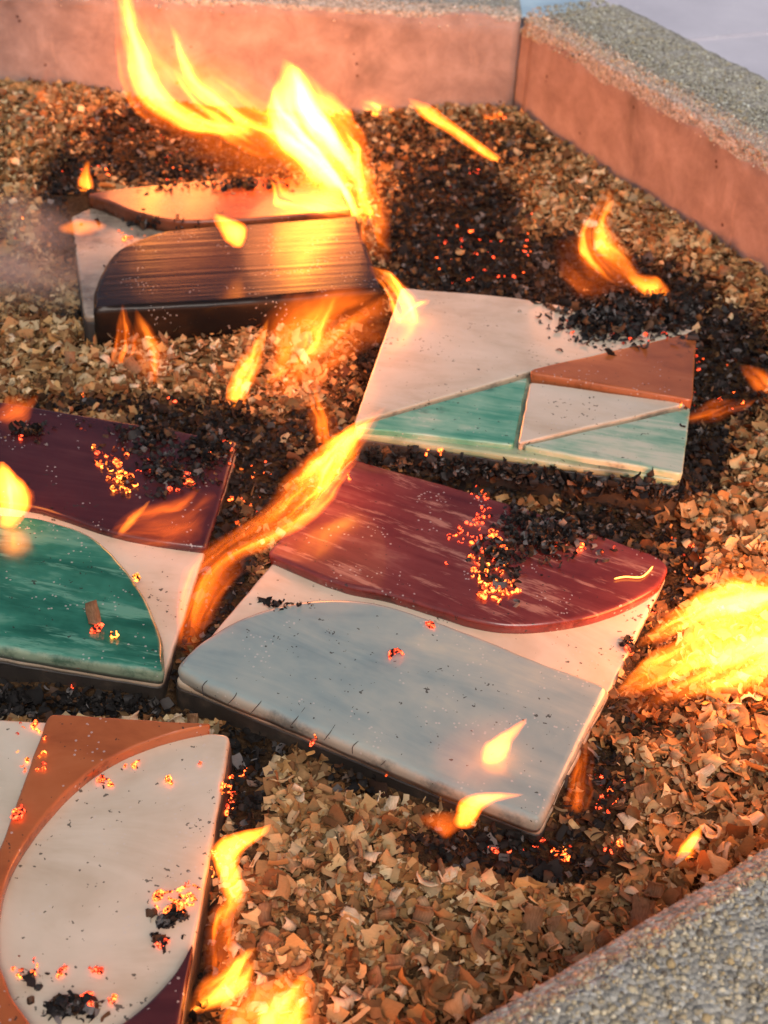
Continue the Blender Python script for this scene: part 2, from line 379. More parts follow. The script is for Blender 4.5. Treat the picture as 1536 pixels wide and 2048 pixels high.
block('pink-faced concrete block with grey pebbly top slanting down beside the shavings', (FR.x + .0015 - _d.x * .006, FR.y - .002 - _d.y * .006), (FR.x + _d.x * .62, FR.y + _d.y * .62), .1, GZ - .02, .09, .014, 5.3, 14000, .019, .03, (.92, .98, .96))
block('sandy grey concrete block with speckled rounded edge beside the unburnt shavings', (.36, .493), (-.06, .193), .12, GZ - .02, .060, .016, 1.9, 17000, .09, .007, (1.1, 1.02, .84))

# light blue sheet outside, seen through the gap between two blocks
def sheet():
    n = 26; V = []; F = []
    c = at_z(1085, 15, GZ + .01)
    for i in range(n):
        for j in range(n):
            x, y = (i / (n - 1) - .5) * .16, (j / (n - 1) - .5) * .4
            z = .018 + noise.noise(Vector((x * 18, y * 9, 2))) * .012 + noise.noise(Vector((x * 50, y * 30, 5))) * .004
            V.append((x, y, z)); 
    F = [(i * n + j, (i + 1) * n + j, (i + 1) * n + j + 1, i * n + j + 1) for i in range(n - 1) for j in range(n - 1)]
    me = bpy.data.meshes.new('plastic_sheet'); me.from_pydata(V, [], F); me.polygons.foreach_set('use_smooth', [True] * len(F))
    g = NT('blue_plastic'); g.pbr(g.ramp(g.noise(g.obj(), 14, 3), [(.3, (.30, .46, .58)), (.7, (.50, .63, .70))]), .35)
    o = link('plastic_sheet', me, g.m); o.location = (c.x, c.y + .12, GZ); o.rotation_euler = (0, 0, R(-12))
    so = o.modifiers.new('thickness', 'SOLIDIFY'); so.thickness = .002
    tag(o, 'light blue plastic sheet glimpsed through the gap between two blocks', 'plastic sheet')
sheet()

# ---------------------------------------------------------------- the bed of shavings
def sstep(a, b, x): t = min(1, max(0, (x - a) / (b - a))); return t * t * (3 - 2 * t)
DIPS = [(at_z(*a, -.02), at_z(*b, -.02), d, w) for a, b, d, w in (((360, 1375), (1080, 1690), .012, .018), ((-200, 1330), (330, 1420), .012, .02), ((480, 1460), (400, 1950), .007, .012), ((715, 925), (1345, 1000), -.020, .018), ((230, 668), (740, 645), -.026, .018))]
def bed_z(x, y):
    z = -.0195 + noise.noise(Vector((x * 14, y * 14, 0))) * .0035 + noise.noise(Vector((x * 45, y * 45, 4))) * .0022
    dr = (Vector((x, y, 0)) - FR).dot(Vector((-_d.y, _d.x, 0)))          # distance to the slanting block, negative inside
    z += .016 * sstep(-.16, -.01, dr) * sstep(.55, .95, y)
    z += .026 * math.exp(-(((x + .33) / .11) ** 2 + ((y - 1.13) / .16) ** 2))
    z += .012 * math.exp(-(((x + .26) / .05) ** 2 + ((y - .93) / .10) ** 2))
    z += .006 * sstep(.30, .16, y - .6 * x)
    for (a, b, dep, wd) in DIPS:
        e = b - a; t = min(1, max(0, ((x - a.x) * e.x + (y - a.y) * e.y) / (e.x ** 2 + e.y ** 2)))
        z -= dep * math.exp(-((x - a.x - e.x * t) ** 2 + (y - a.y - e.y * t) ** 2) / wd ** 2)
    return z
CHAR = [(440,275,270,80,1),(330,310,160,60,1),(900,470,140,160,1),(1060,560,200,90,1),(1260,610,170,80,1.1),(1450,740,90,110,1.1),(1400,900,60,90,1),
        (1080,960,330,42,1),(480,930,110,100,1),(520,1010,90,70,.7),(1000,1700,190,50,1),(1100,1730,140,45,.9),(560,1470,110,45,1),(800,1560,150,40,.9),
        (1190,1580,70,90,.9),(490,1540,45,150,1),(1340,1130,70,90,.8),(140,420,60,110,1),(150,1405,330,40,1.1),(400,1950,50,160,1),
        (745,690,36,140,.9),(420,632,330,14,1),(1290,1420,80,60,.7),(200,130,60,60,.8),(900,300,200,60,.6),(350,1270,40,90,.8),(1260,1230,60,60,.6),(640,880,90,50,.6),
        (250,815,270,18,.8),(1130,850,20,20,.5),(400,860,130,40,1),(1200,1050,120,50,1),(430,1150,80,170,.95),(560,960,110,110,.62),(700,800,60,90,.6),(1310,1330,60,60,.6),(330,1390,120,50,1),(620,880,70,60,.8),(1500,660,50,60,.5)]
CH = np.array(CHAR, float)
def char_amount(P):
    u, v = np_project(np.asarray(P, float)); r = np.zeros(len(u))
    for a, b, ra, rb, s in CH:
        q = ((u - a) / (ra * 1.15)) ** 2 + ((v - b) / (rb * 1.15)) ** 2
        r = np.maximum(r, s * np.clip(1.45 - 1.05 * q, 0, 1))
    return r
def inside_pit(x, y, mrg=0.0):
    if y > FR.y - mrg + 0.0: return False
    if (Vector((x, y, 0)) - FR).dot(Vector((-_d.y, _d.x, 0))) > -mrg: return False
    n = Vector((-.297, .42)).normalized()                                # inside normal of the near block
    if (Vector((x, y)) - Vector((.36, .493))).dot(Vector((-.577, .8166))) < mrg: return False
    return True
def bed():
    x0, x1, y0, y1, st = -.56, .46, .17, 1.29, .007
    nx, ny = int((x1 - x0) / st), int((y1 - y0) / st); V = []; F = []
    for j in range(ny + 1):
        for i in range(nx + 1):
            x, y = x0 + i * st, y0 + j * st; V.append((x, y, bed_z(x, y)))
    for j in range(ny):
        for i in range(nx):
            a = j * (nx + 1) + i
            x, y = V[a][0], V[a][1]
            if inside_pit(x, y, -.02): F.append((a, a + 1, a + nx + 2, a + nx + 1))
    ch = char_amount(np.array(V))[:, None]
    t = np.array((.85, .8, .75)) * (1 - ch) + np.array((.05, .045, .04)) * ch
    me = np_mesh('sawdust_bed', V, F, True, t); bm = bmesh.new(); bm.from_mesh(me)
    bmesh.ops.delete(bm, geom=[v for v in bm.verts if not v.link_faces], context='VERTS'); bm.to_mesh(me); bm.free()
    o = link('sawdust_bed', me, M['bed']); tag(o, kind='structure'); return o
BED = bed()

# ---------------------------------------------------------------- the glazed tiles
SOLIDS = [BED]
class Tile:
    def __init__(s, name, label, x, y, th, z, rx, ry):
        s.m = Matrix.Translation((x, y, z)) @ Matrix.Rotation(R(th), 4, 'Z') @ Matrix.Rotation(R(rx), 4, 'X') @ Matrix.Rotation(R(ry), 4, 'Y')
        s.mi = s.m.inverted(); s.root = empty(name, s.m); tag(s.root, label, 'tile', 'glazed tiles in the shavings')
    def loc(s, u, v, z=0.0):
        """pixel -> point on the tile's own plane at local height z"""
        o = s.mi @ CAM; d = s.mi.to_3x3() @ ray(u, v); t = (z - o.z) / d.z; p = o + d * t; return (p.x, p.y)
    def outline(s, segs, z=0.0, **k): return closed_outline([[s.loc(*p, z) for p in g] for g in segs], **k)
    def slab(s, corners, top, mat='cream', bottom=-.042, z=0.0):
        c = [s.loc(*p, z) for p in corners]; P = closed_outline([[c[i], c[(i + 1) % len(c)]] for i in range(len(c))], .003, 3)
        o = link('clay_slab', slab_mesh('clay_slab', P, bottom, top - .0045, .001, .0005), M['clay'], s.root); SOLIDS.append(o)
        o2 = link('glazed_ground', slab_mesh('glazed_ground', inset(P, .0006), top - .0048, top, .0022), M[mat], s.root); SOLIDS.append(o2)
    def panel(s, name, mat, segs, top=0.0, foot=-.0085, bev=.0026, z=None, rnd=2, grow=0):
        P = s.outline(segs, top if z is None else z, rnd=rnd)
        o = link(name, slab_mesh(name, P, foot, top, bev, -.0006), M[mat], s.root); SOLIDS.append(o); s.last = o; return o

mid = Tile('ceramic_tile', 'tile with an oxblood wave and a pale blue wave panel on cream', .0294, .5356, -24.09, -.008, 2.16, 1.11)
mid.slab([(704, 914), (1343, 1129), (1088, 1648), (341, 1341)], -.0068)
RED = mid.panel('red_wave_panel', 'red', [[(702, 914), (1040, 1012), (1230, 1080), (1310, 1108), (1340, 1132)], [(1340, 1132), (1318, 1170), (1262, 1204), (1180, 1233), (1090, 1248), (1010, 1250), (940, 1238), (845, 1208)],
                                        [(845, 1208), (770, 1186), (690, 1170), (616, 1142), (532, 1106)], [(532, 1106), (702, 914)]], rnd=3)
BLUE = mid.panel('blue_wave_panel', 'blue', [[(346, 1334), (395, 1284), (470, 1238), (560, 1206), (650, 1194), (740, 1199), (820, 1219), (900, 1248), (985, 1281), (1080, 1319), (1180, 1355), (1222, 1372)],
                                        [(1222, 1372), (1180, 1450), (1130, 1550), (1084, 1648)], [(1084, 1648), (960, 1599), (760, 1515), (560, 1430), (420, 1373), (346, 1334)]], top=.0012, rnd=5, bev=.0042)

ur = Tile('ceramic_tile', 'faceted tile of cream, green and orange triangles under smouldering char', .0909, .7584, -9.81, .0097, -3.23, .13)
ur.slab([(800, 573), (1397, 660), (1366, 948), (703, 850)], -.005, 'mintstrip')
ur.panel('cream_panel', 'cream', [[(802, 575), (1000, 592), (1130, 612), (1394, 662)], [(1394, 662), (1062, 742)], [(1062, 742), (900, 790), (738, 836)], [(738, 836), (708, 845)], [(708, 845), (802, 575)]], top=0.0, bev=.0014, rnd=1)
ur.panel('green_facet', 'teal', [[(748, 838), (1056, 750)], [(1056, 750), (1028, 886)], [(1028, 886), (706, 850)], [(706, 850), (748, 838)]], top=-.0012, bev=.0012, rnd=1, z=0)
ur.panel('orange_facet', 'orange', [[(1062, 738), (1394, 662)], [(1394, 662), (1386, 800)], [(1386, 800), (1062, 745)], [(1062, 745), (1062, 738)]], top=.0045, bev=.0014, rnd=1)
ur.panel('small_cream_facet', 'cream', [[(1060, 764), (1378, 808)], [(1378, 808), (1036, 888)], [(1036, 888), (1060, 764)]], top=.0004, bev=.0014, rnd=1, z=0)
ur.panel('pale_green_facet', 'palegreen', [[(1046, 888), (1382, 812)], [(1382, 812), (1366, 946)], [(1366, 946), (1046, 888)]], top=-.001, bev=.0014, rnd=1, z=0)

gr = Tile('ceramic_tile', 'tile with rounded green panel and dark plum panel strewn with embers', -.1975, .5901, -4.11, .0005, 1.9, 5.03)
gr.slab([(-164, 772), (479, 880), (329, 1349), (-463, 1215)], -.0068)
gr.panel('plum_panel', 'purple', [[(-162, 774), (477, 881)], [(477, 881), (414, 1096)], [(414, 1096), (300, 1080), (205, 1058), (100, 1022), (0, 1003), (-150, 1000), (-330, 1020)], [(-330, 1020), (-162, 774)]], top=-.002)
gr.panel('green_panel', 'green', [[(-455, 1205), (-420, 1130), (-300, 1062), (-150, 1030), (0, 1026), (90, 1036), (180, 1068), (240, 1120), (295, 1197), (324, 1275), (331, 1346)], [(331, 1346), (200, 1326), (0, 1291), (-455, 1209)], [(-455, 1209), (-455, 1205)]], top=.001, bev=.0036)

bl = Tile('ceramic_tile', 'cream tile with an orange crescent and plum corner, dotted with embers', -.166, .3419, -.31, 0, .07, .48)
bl.slab([(-386, 1395), (465, 1450), (320, 2282), (-817, 2209)], -.005)
bl.panel('orange_crescent', 'orange', [[(97, 1427), (428, 1447)], [(428, 1447), (330, 1470), (240, 1505), (160, 1558), (82, 1640), (25, 1728), (0, 1810), (-6, 1900), (20, 1985), (75, 2060), (150, 2130)], [(150, 2130), (-60, 2200)], [(-60, 2200), (-110, 1950), (2, 1690)], [(2, 1690), (97, 1427)]], top=.0015, bev=.0014)
bl.panel('plum_corner', 'purple', [[(388, 1880), (345, 1950), (275, 2020), (180, 2085)], [(180, 2085), (322, 2270)], [(322, 2270), (388, 1880)]], top=.0008, bev=.002)

bk = Tile('ceramic_tile', 'tile with a glossy black panel and orange panel below the tallest flames', -.1347, .9277, 14.98, .0066, -3.19, .64)
bk.slab([(134, 386), (668, 342), (764, 572), (164, 614)], -.0075, 'sootcream')
bk.panel('black_panel', 'black', [[(186, 618), (190, 570), (232, 500), (320, 462), (430, 450), (716, 430)], [(716, 430), (768, 578)], [(768, 578), (480, 602), (186, 618)]], top=.0008, bev=.0044, foot=-.034)
bk.panel('orange_panel', 'sootorange', [[(172, 388), (210, 400), (270, 424), (350, 440), (480, 438), (704, 420)], [(704, 420), (668, 345)], [(668, 345), (400, 362), (172, 384)]], top=.0035, bev=.002)

# hairline cracks in the blue glaze along its front edge
def tube(pts, r, n=5):
    P = [Vector(p) for p in pts]; V = []; F = []
    for i, p in enumerate(P):
        t = (P[min(i + 1, len(P) - 1)] - P[max(i - 1, 0)]).normalized(); a = t.orthogonal().normalized(); b = t.cross(a)
        rr = r * (1 if 0 < i < len(P) - 1 else .3)
        for k in range(n): V.append(p + (a * math.cos(k * 6.2832 / n) + b * math.sin(k * 6.2832 / n)) * rr)
    F = [(i * n + k, i * n + (k + 1) % n, (i + 1) * n + (k + 1) % n, (i + 1) * n + k) for i in range(len(P) - 1) for k in range(n)]
    F += [tuple(range(n))[::-1], tuple((len(P) - 1) * n + k for k in range(n))]
    me = bpy.data.meshes.new('curve'); me.from_pydata(V, [], F); me.polygons.foreach_set('use_smooth', [True] * len(F)); me.update(); return me
g = NT('soot_black'); g.pbr((.02, .017, .015), .8); M['soot'] = g.m
for c in [[(408, 1392), (405, 1372), (420, 1358), (448, 1352)], [(455, 1408), (470, 1392), (478, 1372)], [(500, 1428), (520, 1405), (530, 1392)], [(580, 1452), (600, 1428), (612, 1412)], [(600, 1412), (596, 1404)],
          [(648, 1480), (662, 1462), (672, 1446)], [(705, 1508), (706, 1492), (722, 1478)], [(760, 1532), (772, 1520)]]:
    me = tube([Vector((*mid.loc(u, v, .0012), .00105)) for u, v in [tuple(p) for p in catmull(c, 4)]], .00022)
    link('crack', me, M['soot'], BLUE)
bpy.context.view_layer.update()

# ==== PART3 ---------------------------------------------------- wood shavings
TRI = []                                                                  # tile footprints in world xy, to keep shavings off them
for t_, q in ((mid, [(704, 914), (1343, 1129), (1088, 1648), (341, 1341)]), (ur, [(800, 573), (1397, 660), (1366, 948), (703, 850)]), (gr, [(-164, 772), (479, 880), (329, 1349), (-463, 1215)]),
              (bl, [(-386, 1395), (465, 1450), (320, 2282), (-817, 2209)]), (bk, [(134, 386), (668, 342), (764, 572), (164, 614)])):
    TRI.append(np.array([(t_.m @ Vector((*t_.loc(*p), 0)))[:2] for p in q]))
def on_tile(x, y, m):
    """inside any footprint shrunk by m (footprints run clockwise)"""
    r = np.zeros(len(x), bool)
    for Q in TRI:
        k = np.ones(len(x), bool)
        for a in range(4):
            p, q = Q[a], Q[(a + 1) % 4]; e = (q - p) / np.hypot(*(q - p))
            k &= (e[0] * (y - p[1]) - e[1] * (x - p[0])) < -m
        r |= k
    return r
PX, PY = np.meshgrid(np.linspace(-.6, .6, 121), np.linspace(.1, 1.35, 126))
PZ = np.array([[bed_z(a, b) for a, b in zip(r1, r2)] for r1, r2 in zip(PX, PY)])
def np_bed(x, y):
    i = (x + .6) / .01; j = (y - .1) / .01; i0 = np.clip(i.astype(int), 0, 119); j0 = np.clip(j.astype(int), 0, 124); a, b = i - i0, j - j0
    return PZ[j0, i0] * (1 - a) * (1 - b) + PZ[j0, i0 + 1] * a * (1 - b) + PZ[j0 + 1, i0] * (1 - a) * b + PZ[j0 + 1, i0 + 1] * a * b
def strips(n, L, W, curl, g, nu=5, nv=3, jag=.15):
    """n curled strips centred on the origin: (n, nu*nv, 3) verts and quad faces"""
    u = np.linspace(-.5, .5, nu); v = np.linspace(-.5, .5, nv); U, Vv = np.meshgrid(u, v, indexing='ij'); U, Vv = U.ravel(), Vv.ravel()
    L, W, curl = L[:, None], W[:, None], curl[:, None]; rad = L / np.maximum(np.abs(curl), .05)
    a = U[None] * curl
    x = rad * np.sin(a); z = rad * (1 - np.cos(a)) * np.sign(curl)
    y = Vv[None] * W * (1 + g.uniform(-jag, jag, (n, nu * nv))) * (1 - g.uniform(-.15, .3, (n, 1)) * np.abs(U[None]) * 2)
    tw = g.normal(0, .5, (n, 1)) * U[None]
    y, z = y * np.cos(tw) - z * np.sin(tw) * .4, z + y * np.sin(tw)
    z = z + y * y / W * g.normal(0, .5, (n, 1)); x = x + g.normal(0, .03, (n, nu * nv)) * L
    F = np.array([(i * nv + j, (i + 1) * nv + j, (i + 1) * nv + j + 1, i * nv + j + 1) for i in range(nu - 1) for j in range(nv - 1)])
    return np.stack([x, y, z], -1), F
def rotmats(n, g, tilt):
    a, b, c = g.uniform(0, 6.283, n), g.normal(0, tilt, n), g.normal(0, tilt, n)
    ca, sa, cb, sb, cc, sc = np.cos(a), np.sin(a), np.cos(b), np.sin(b), np.cos(c), np.sin(c); Z, O = np.zeros(n), np.ones(n)
    A = np.stack([ca, -sa, Z, sa, ca, Z, Z, Z, O], -1).reshape(n, 3, 3); B = np.stack([O, Z, Z, Z, cb, -sb, Z, sb, cb], -1).reshape(n, 3, 3)
    C = np.stack([cc, Z, sc, Z, O, Z, -sc, Z, cc], -1).reshape(n, 3, 3); return A @ B @ C
WPAL = np.array([(.62, .44, .22), (.50, .31, .13), (.40, .21, .085), (.72, .56, .33), (.27, .12, .045), (.54, .29, .10), (.46, .27, .115)])
def place(n, g, extra=0.0):
    x = g.uniform(-.50, .44, n * 3); y = g.uniform(.20, 1.27, n * 3)
    P = np.stack([x, y, np_bed(x, y)], -1); u, v = np_project(P)
    ok = (u > -260) & (u < PW + 260) & (v > -60) & (v < PH + 240) & ~on_tile(x, y, -.0005 + extra)
    ok &= np.array([inside_pit(a, b, .004) for a, b in zip(x, y)])
    return P[ok]
def shaving_field():
    g = np.random.default_rng(21)
    # unburnt and browned shavings
    P = place(62000, g); n = len(P)
    ch = np.clip(char_amount(P) + g.normal(0, .2, n), 0, 1)
    size = g.lognormal(-.36, .48, n).clip(.28, 1.6) * (1 - .4 * ch)
    S, F = strips(n, .0085 * size, .0066 * size * g.choice([.22, .5, .8, 1.0, 1.15], n, p=[.22, .24, .24, .18, .12]), g.normal(0, 1.3, n) + np.where(g.random(n) < .5, 1.9, -1.9), g)
    S = np.einsum('nij,nkj->nki', rotmats(n, g, .55), S)
    S += (P + np.stack([np.zeros(n), np.zeros(n), g.uniform(-.0015, .0045, n)], -1))[:, None]
    c = WPAL[g.choice(len(WPAL), n, p=[.2, .2, .15, .11, .12, .1, .12])] * g.lognormal(-.08, .34, (n, 1)).clip(.28, 1.4)
    br = np.clip((ch - .28) / .35, 0, 1)[:, None]; bk_ = np.clip((ch - .52) / .25, 0, 1)[:, None]
    c = c * (1 - br) + c * np.array((.42, .30, .24)) * br; c = c * (1 - bk_) + np.where(g.random((n, 1)) < .10, np.array((.13, .12, .115)), np.array((.018, .016, .015))) * g.uniform(.4, 1.7, (n, 1)) * bk_
    k = S.shape[1]
    me = np_mesh('fine_shavings', S.reshape(-1, 3), (F[None] + (np.arange(n) * k)[:, None, None]).reshape(-1, 4), True, np.repeat(c, k, 0))
    link('fine_shavings', me, M['shaving'], BED)['kind'] = 'stuff'
    # the 300 largest, one object each
    ms = []
    for i in range(24):
        L = np.array([g.uniform(.007, .014)]); S, F = strips(1, L, L * g.uniform(.4, .9), np.array([g.choice([-1, 1]) * g.uniform(1.0, 4.2)]), g, 8, 3, .12)
        me = np_mesh('wood_shaving', S[0], F, True); bm = bmesh.new(); bm.from_mesh(me); bmesh.ops.solidify(bm, geom=bm.faces[:], thickness=.0005); bm.to_mesh(me); bm.free()
        me.polygons.foreach_set('use_smooth', [True] * len(me.polygons)); me.materials.append(WOOD[i % 4]); ms.append(me)
    P = place(9000, g, -.004); u, v = np_project(P); ch = char_amount(P)
    ok = (ch < .22) & (u > 5) & (u < PW - 5) & (v > 40) & (v < PH - 5); P = P[ok]; v = v[ok]
    wgt = np.clip(v / PH, .1, 1) ** .9; idx = g.choice(len(P), 300, replace=False, p=wgt / wgt.sum())
    for i in idx:
        o = link('wood_shaving', ms[int(g.integers(24))], None, BED); s_ = g.uniform(.65, 1.05)
        o.scale = (s_, s_, s_); o.location = (P[i][0], P[i][1], P[i][2] + g.uniform(.003, .0065)); o.rotation_euler = (g.normal(0, .5), g.normal(0, .5), g.uniform(0, 6.28))
shaving_field()

# ---------------------------------------------------------------- where a pixel's ray lands on tiles or bed
from mathutils.bvhtree import BVHTree
_V, _P = [], []
for o in SOLIDS:
    b = len(_V); mw = o.matrix_world
    _V += [mw @ v.co for v in o.data.vertices]; _P += [[b + i for i in p.vertices] for p in o.data.polygons]
BVH = BVHTree.FromPolygons(_V, _P)
def hit(u, v):
    p, n, i, d = BVH.ray_cast(CAM, ray(u, v).normalized())
    if p is None: return at_z(u, v, -.02), Vector((0, 0, 1))
    return p, (n if n.z > 0 else -n)

# ---------------------------------------------------------------- heaps of charred shavings lying on the tiles
def char_heap(label, spots, seed, ash=.2, size=.72):
    g = np.random.default_rng(seed); Ps = []
    for (u, v, ru, rv, n, hmax) in spots:
        for _ in range(int(n * .72)):
            r, a = abs(g.normal(0, .62)), g.uniform(0, 6.283); p, nn = hit(u + ru * r * math.cos(a), v + rv * r * math.sin(a))
            Ps.append(p + nn * (.001 + hmax * .75 * max(0, 1 - r * r) * g.random()))
    P = np.array([p[:] for p in Ps]); n = len(P)
    sz = g.lognormal(-.1, .5, n).clip(.3, 2) * size
    S, F = strips(n, .0075 * sz, .0026 * sz * g.uniform(.4, 1.4, n), g.choice([-1, 1], n) * g.uniform(.8, 5, n), g, 7, 2, .3)
    S = np.einsum('nij,nkj->nki', rotmats(n, g, .6), S) + P[:, None]
    c = np.array((.016, .0145, .014)) * g.uniform(.4, 1.8, (n, 1)); a = g.random(n) < ash; c[a] = np.array((.17, .16, .155)) * g.uniform(.4, 1.3, (a.sum(), 1))
    b = g.random(n) < .14; c[b] = np.array((.10, .05, .024)) * g.uniform(.4, 1.6, (b.sum(), 1)); k = S.shape[1]
    me = np_mesh('charred_shavings', S.reshape(-1, 3), (F[None] + (np.arange(n) * k)[:, None, None]).reshape(-1, 4), True, np.repeat(c, k, 0))
    o = link('charred_shavings', me, M['char']); tag(o, label, 'charred shavings', kind='stuff'); return o
char_heap('black curled char heaped on the oxblood panel', [(1090, 1080, 90, 45, 620, .010), (1000, 1120, 50, 70, 300, .006), (1180, 1060, 90, 40, 320, .006), (1040, 1040, 50, 35, 160, .006)], 1)
char_heap('black ashy char spilled across the cream and orange facets', [(1250, 630, 120, 50, 1500, .010), (1190, 655, 60, 35, 420, .005), (1330, 625, 70, 45, 600, .008), (1160, 612, 60, 18, 200, .004)], 2, .16, 1.0)
char_heap('dark char drifted over the corner of the plum panel', [(300, 870, 70, 40, 380, .004), (420, 900, 60, 50, 620, .007), (340, 950, 80, 34, 320, .004), (60, 865, 40, 18, 80, .004)], 3, .06)
char_heap('black char heaped behind the orange panel under the tallest flames', [(420, 335, 200, 30, 900, .012), (300, 362, 70, 18, 260, .006), (480, 372, 120, 14, 260, .005), (560, 350, 60, 30, 200, .008)], 4, .08)
char_heap('small clump of char by the plum corner of the cream tile', [(345, 1838, 36, 16, 80, .003), (318, 1880, 34, 20, 26, .003)], 5, .05)
char_heap('char bits lying in the oval at the foot of the orange crescent', [(140, 2020, 58, 22, 130, .004), (60, 1960, 22, 20, 18, .003)], 6, .1)
char_heap('burnt crumbs caught in the cream notch between the two waves', [(560, 1212, 55, 10, 60, .002), (1255, 1290, 18, 25, 40, .003)], 7, .05, .6)
char_heap('char and soot crumbs in the groove of the black tile', [(300, 445, 90, 14, 110, .004)], 8, .05, .8)

char_heap('char and scorched crumbs packed against the front of the faceted tile', [(u, 905 + (u - 720) * .125, 60, 16, 110, .006) for u in range(740, 1360, 60)], 9, .12, .9)
char_heap('char packed along the sooty side of the green panel tile', [(u, 1395 + u * .06, 50, 14, 60, .004) for u in range(0, 330, 55)], 10, .06, .9)
# ---------------------------------------------------------------- embers
def ember_meshes():
    ms = []; g = np.random.default_rng(5)
    for i in range(10):                                                   # curled glowing flakes
        L = np.array([1.0]); S, F = strips(1, L, L * g.uniform(.16, .4), np.array([g.choice([-1, 1]) * g.uniform(1.6, 5.2)]), g, 6, 3, .35)
        me = np_mesh('ember', S[0] - S[0].mean(0), F, True); bm = bmesh.new(); bm.from_mesh(me); bmesh.ops.solidify(bm, geom=bm.faces[:], thickness=.07); bm.to_mesh(me); bm.free(); ms.append(me)
    for i in range(6):                                                    # lumps
        bm = bmesh.new(); bmesh.ops.create_icosphere(bm, subdivisions=2, radius=.42); sd_ = i * 7.3
        for v in bm.verts: v.co = v.co * (1 + .7 * noise.noise(v.co * 2.4 + Vector((sd_, 0, 0)))); v.co.z *= .6; v.co.x *= 1.25
        me = bpy.data.meshes.new('ember'); bm.to_mesh(me); bm.free(); me.polygons.foreach_set('use_smooth', [True] * len(me.polygons)); ms.append(me)
    return ms
EM = ember_meshes(); EMV = {}
def ember(u, v, size, hot, label, group, lift=.3, kind=None, name='ember', loose=False):
    k = (random.randrange(10) if random.random() < .82 else random.randrange(10, len(EM))) if kind is None else kind
    key = (k, hot)
    if key not in EMV:
        me = EM[k].copy(); me.materials.clear(); me.materials.append(EMB[hot]); EMV[key] = me
    o = link(name, EMV[key]); p, n = hit(u, v)
    q = n.to_track_quat('Z', 'Y').to_matrix() @ Matrix.Rotation(random.uniform(0, 6.28), 3, 'Z') @ Matrix.Rotation(random.gauss(0, .4), 3, 'X')
    if loose: COL.objects.unlink(o)
    o.matrix_world = Matrix.Translation(p + n * size * lift) @ q.to_4x4() @ Matrix.Scale(size, 4)
    tag(o, label, 'ember', group); return o
